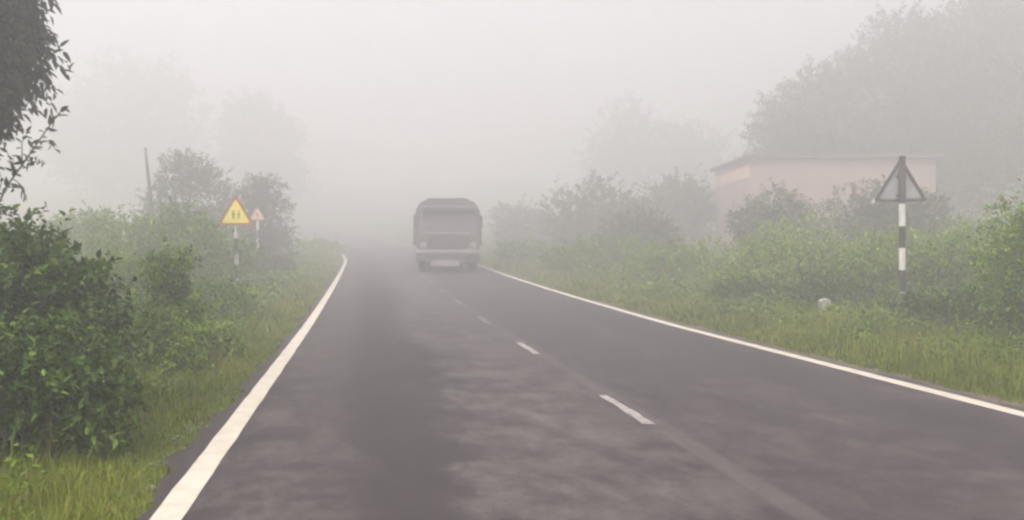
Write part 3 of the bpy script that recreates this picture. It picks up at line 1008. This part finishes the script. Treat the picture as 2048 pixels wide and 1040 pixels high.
tree(260, 500, 308, 35.0, 'brownish round topped tree in fog behind the yellow sign', 1700, (.13, .06), 21, spray=.4)
tree(450, 590, 345, 36.5, 'ragged dark tree in fog right behind the small pale signs', 1200, (.13, .055), 22, spray=.42)
tree(90, 440, 105, 108.0, 'tall broad tree at left, almost dissolved in the pinkish fog', 2300, (.6, .3), 23, spray=1.7)
tree(430, 620, 190, 110.0, 'faint tall tree in deep fog above the yellow sign', 1500, (.58, .29), 24, spray=1.6)

p = spot(309, 33.0)
mb = MB()
mb.tube([(0, 0, -.1), (-.05, 0, 1.5), (-.15, 0, 2.9), (-.25, 0, 3.8), (-.34, 0, 4.62)], [.10, .085, .07, .055, .03], 9)
mb.tube([(-.12, 0, 3.1), (.03, .03, 3.3), (.09, .05, 3.42)], [.04, .025, .012], 6)
bt = mb.build('bare_trunk', BARK, smooth=True)
bt.location = p
tag(bt, 'thin bare leaning trunk sticking up left of the hazy round tree', 'dead tree')

# ---------------------------------------------------------------- plants along the right verge
bush(1965, 2150, 375, 11.6, 'tall leafy shrub at the right edge with a sprig pointing to the road', LEAF_MID, 1050, leaf=(.065, .032), seed=41, nl=9, n_stem=44, r0=.010, tone0=.52, name='shrub', cat='shrub', spray=.3)
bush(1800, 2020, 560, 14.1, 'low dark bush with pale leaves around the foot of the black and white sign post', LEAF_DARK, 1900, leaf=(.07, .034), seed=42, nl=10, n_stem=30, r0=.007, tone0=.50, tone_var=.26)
bush(1830, 1995, 440, 18.0, 'fresh green bush behind the foot of the black and white sign post', LEAF_BRIGHT, 1500, leaf=(.085, .042), seed=43, tone_var=.22, spray=.3, nl=8, n_stem=26, r0=.01)
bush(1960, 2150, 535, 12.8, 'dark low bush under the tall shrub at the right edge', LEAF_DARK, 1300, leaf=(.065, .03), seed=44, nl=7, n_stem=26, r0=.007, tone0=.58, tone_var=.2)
bush(1640, 1830, 478, 18.8, 'mid green bush rising behind the dark low bush at the marker stone', LEAF_BRIGHT, 1500, leaf=(.085, .04), seed=45, tone_var=.22, spray=.3, nl=9, n_stem=26, r0=.009, tone0=.40)
bush(1430, 1665, 468, 20.5, 'spreading green bush between the marker stone and the road edge', LEAF_BRIGHT, 1800, leaf=(.09, .044), seed=46, tone_var=.22, spray=.3, nl=10, n_stem=30, r0=.01)
bush(1700, 1860, 450, 21.5, 'yellowish green bush seen just left of the black and white post', LEAF_BRIGHT, 1200, leaf=(.095, .046), seed=47, tone_var=.22, spray=.3, nl=8, n_stem=22, r0=.01)
bush(1250, 1460, 462, 26.0, 'pale green bush by the bend of the right white line', LEAF_BRIGHT, 1400, leaf=(.11, .055), seed=48, nl=9, n_stem=22, r0=.012, tone0=.45)
bush(1480, 1700, 430, 27.0, 'broad light green bush in front of the pink house', LEAF_BRIGHT, 1700, leaf=(.11, .055), seed=49, nl=9, n_stem=22, r0=.014, tone0=.45)
bush(1100, 1290, 462, 32.0, 'low misty bush between the truck and the right scrub', LEAF_MID, 1300, leaf=(.12, .06), seed=50, nl=8, n_stem=20, r0=.014)
bush(1000, 1120, 470, 40.0, 'nearly vanished low bush right beside the truck', LEAF_MID, 900, leaf=(.14, .07), seed=51, nl=7, n_stem=16, r0=.016)
bush(1190, 1335, 408, 36.0, 'dark misty bush with ragged top left of the house', LEAF_OLIVE, 1200, leaf=(.14, .065), seed=52, nl=8, n_stem=22, r0=.02, spray=.45)
bush(1475, 1615, 372, 31.0, 'dark grey bush standing before the left end of the pink house', LEAF_OLIVE, 1400, leaf=(.13, .06), seed=53, nl=8, n_stem=24, r0=.02, spray=.45)
bush(1685, 1875, 345, 30.0, 'tall grey bush right behind the black and white road sign', LEAF_OLIVE, 1900, leaf=(.13, .06), seed=54, nl=9, n_stem=26, r0=.02, spray=.45)
bush(1870, 2060, 425, 25.0, 'misty bush between the road sign and the right edge shrub', LEAF_MID, 1500, leaf=(.11, .055), seed=55, nl=8, n_stem=22, r0=.014, spray=.4)
bush(1095, 1330, 352, 47.0, 'large rounded bush half dissolved in fog to the right of the truck', LEAF_OLIVE, 1500, leaf=(.2, .1), seed=56, nl=9, n_stem=22, r0=.03, spray=.6)
bush(1290, 1430, 335, 52.0, 'faint bush at the left corner of the pink house', LEAF_OLIVE, 1000, leaf=(.2, .1), seed=57, nl=7, n_stem=18, r0=.03, spray=.6)
bush(985, 1110, 405, 60.0, 'faint low thicket behind the truck on its right', LEAF_OLIVE, 900, leaf=(.24, .12), seed=58, nl=7, n_stem=14, r0=.03, spray=.7)

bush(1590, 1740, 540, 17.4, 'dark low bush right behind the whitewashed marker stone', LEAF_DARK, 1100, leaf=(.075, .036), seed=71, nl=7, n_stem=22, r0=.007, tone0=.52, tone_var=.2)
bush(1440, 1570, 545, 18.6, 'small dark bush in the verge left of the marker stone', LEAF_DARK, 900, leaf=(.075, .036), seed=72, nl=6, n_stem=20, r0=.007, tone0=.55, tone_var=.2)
tree(1470, 1780, 140, 55.0, 'lowest of the big grey trees behind the house, at their left end', 4200, (.25, .125), 61, spray=1.0, nl=13)
tree(1640, 1990, 15, 57.0, 'tall grey tree in fog rising behind the pink house', 6000, (.27, .135), 62, spray=1.1, nl=14)
tree(1830, 2300, -60, 55.0, 'tallest grey tree in fog, at the upper right corner', 6800, (.27, .135), 63, spray=1.1, nl=16)
tree(1540, 1800, 110, 66.0, 'grey tree half hidden between the big trees behind the house', 2600, (.36, .18), 66, spray=1.0, nl=13)
tree(1740, 2080, 60, 74.0, 'pale grey tree seen through the gap right of the tall tree behind the house', 2600, (.36, .18), 67, spray=1.0, nl=13)
tree(1160, 1340, 190, 106.0, 'very faint tree in the fog above the rounded bush', 1300, (.42, .2), 64, spray=1.2)
tree(1300, 1490, 240, 106.0, 'very faint tree in the fog left of the house roof', 1300, (.42, .2), 65, spray=1.2)

# ---------------------------------------------------------------- haze
mh = bpy.data.materials.new('haze')
mh.use_nodes = True
nt = mh.node_tree
nt.nodes.clear()
ho = nt.nodes.new('ShaderNodeOutputMaterial')
pv = nt.nodes.new('ShaderNodeVolumePrincipled')
pv.inputs['Color'].default_value = (.964, .941, .957, 1)
pv.inputs['Density'].default_value = HAZE
pv.inputs['Anisotropy'].default_value = .62
nt.links.new(pv.outputs[0], ho.inputs['Volume'])
mb = MB()
mb.box((0, 98, 15.6), (480, 360, 34.4))
hz_ = mb.build('haze', mh)
tag(hz_, 'thick pale fog over the whole scene', 'fog', kind='stuff')
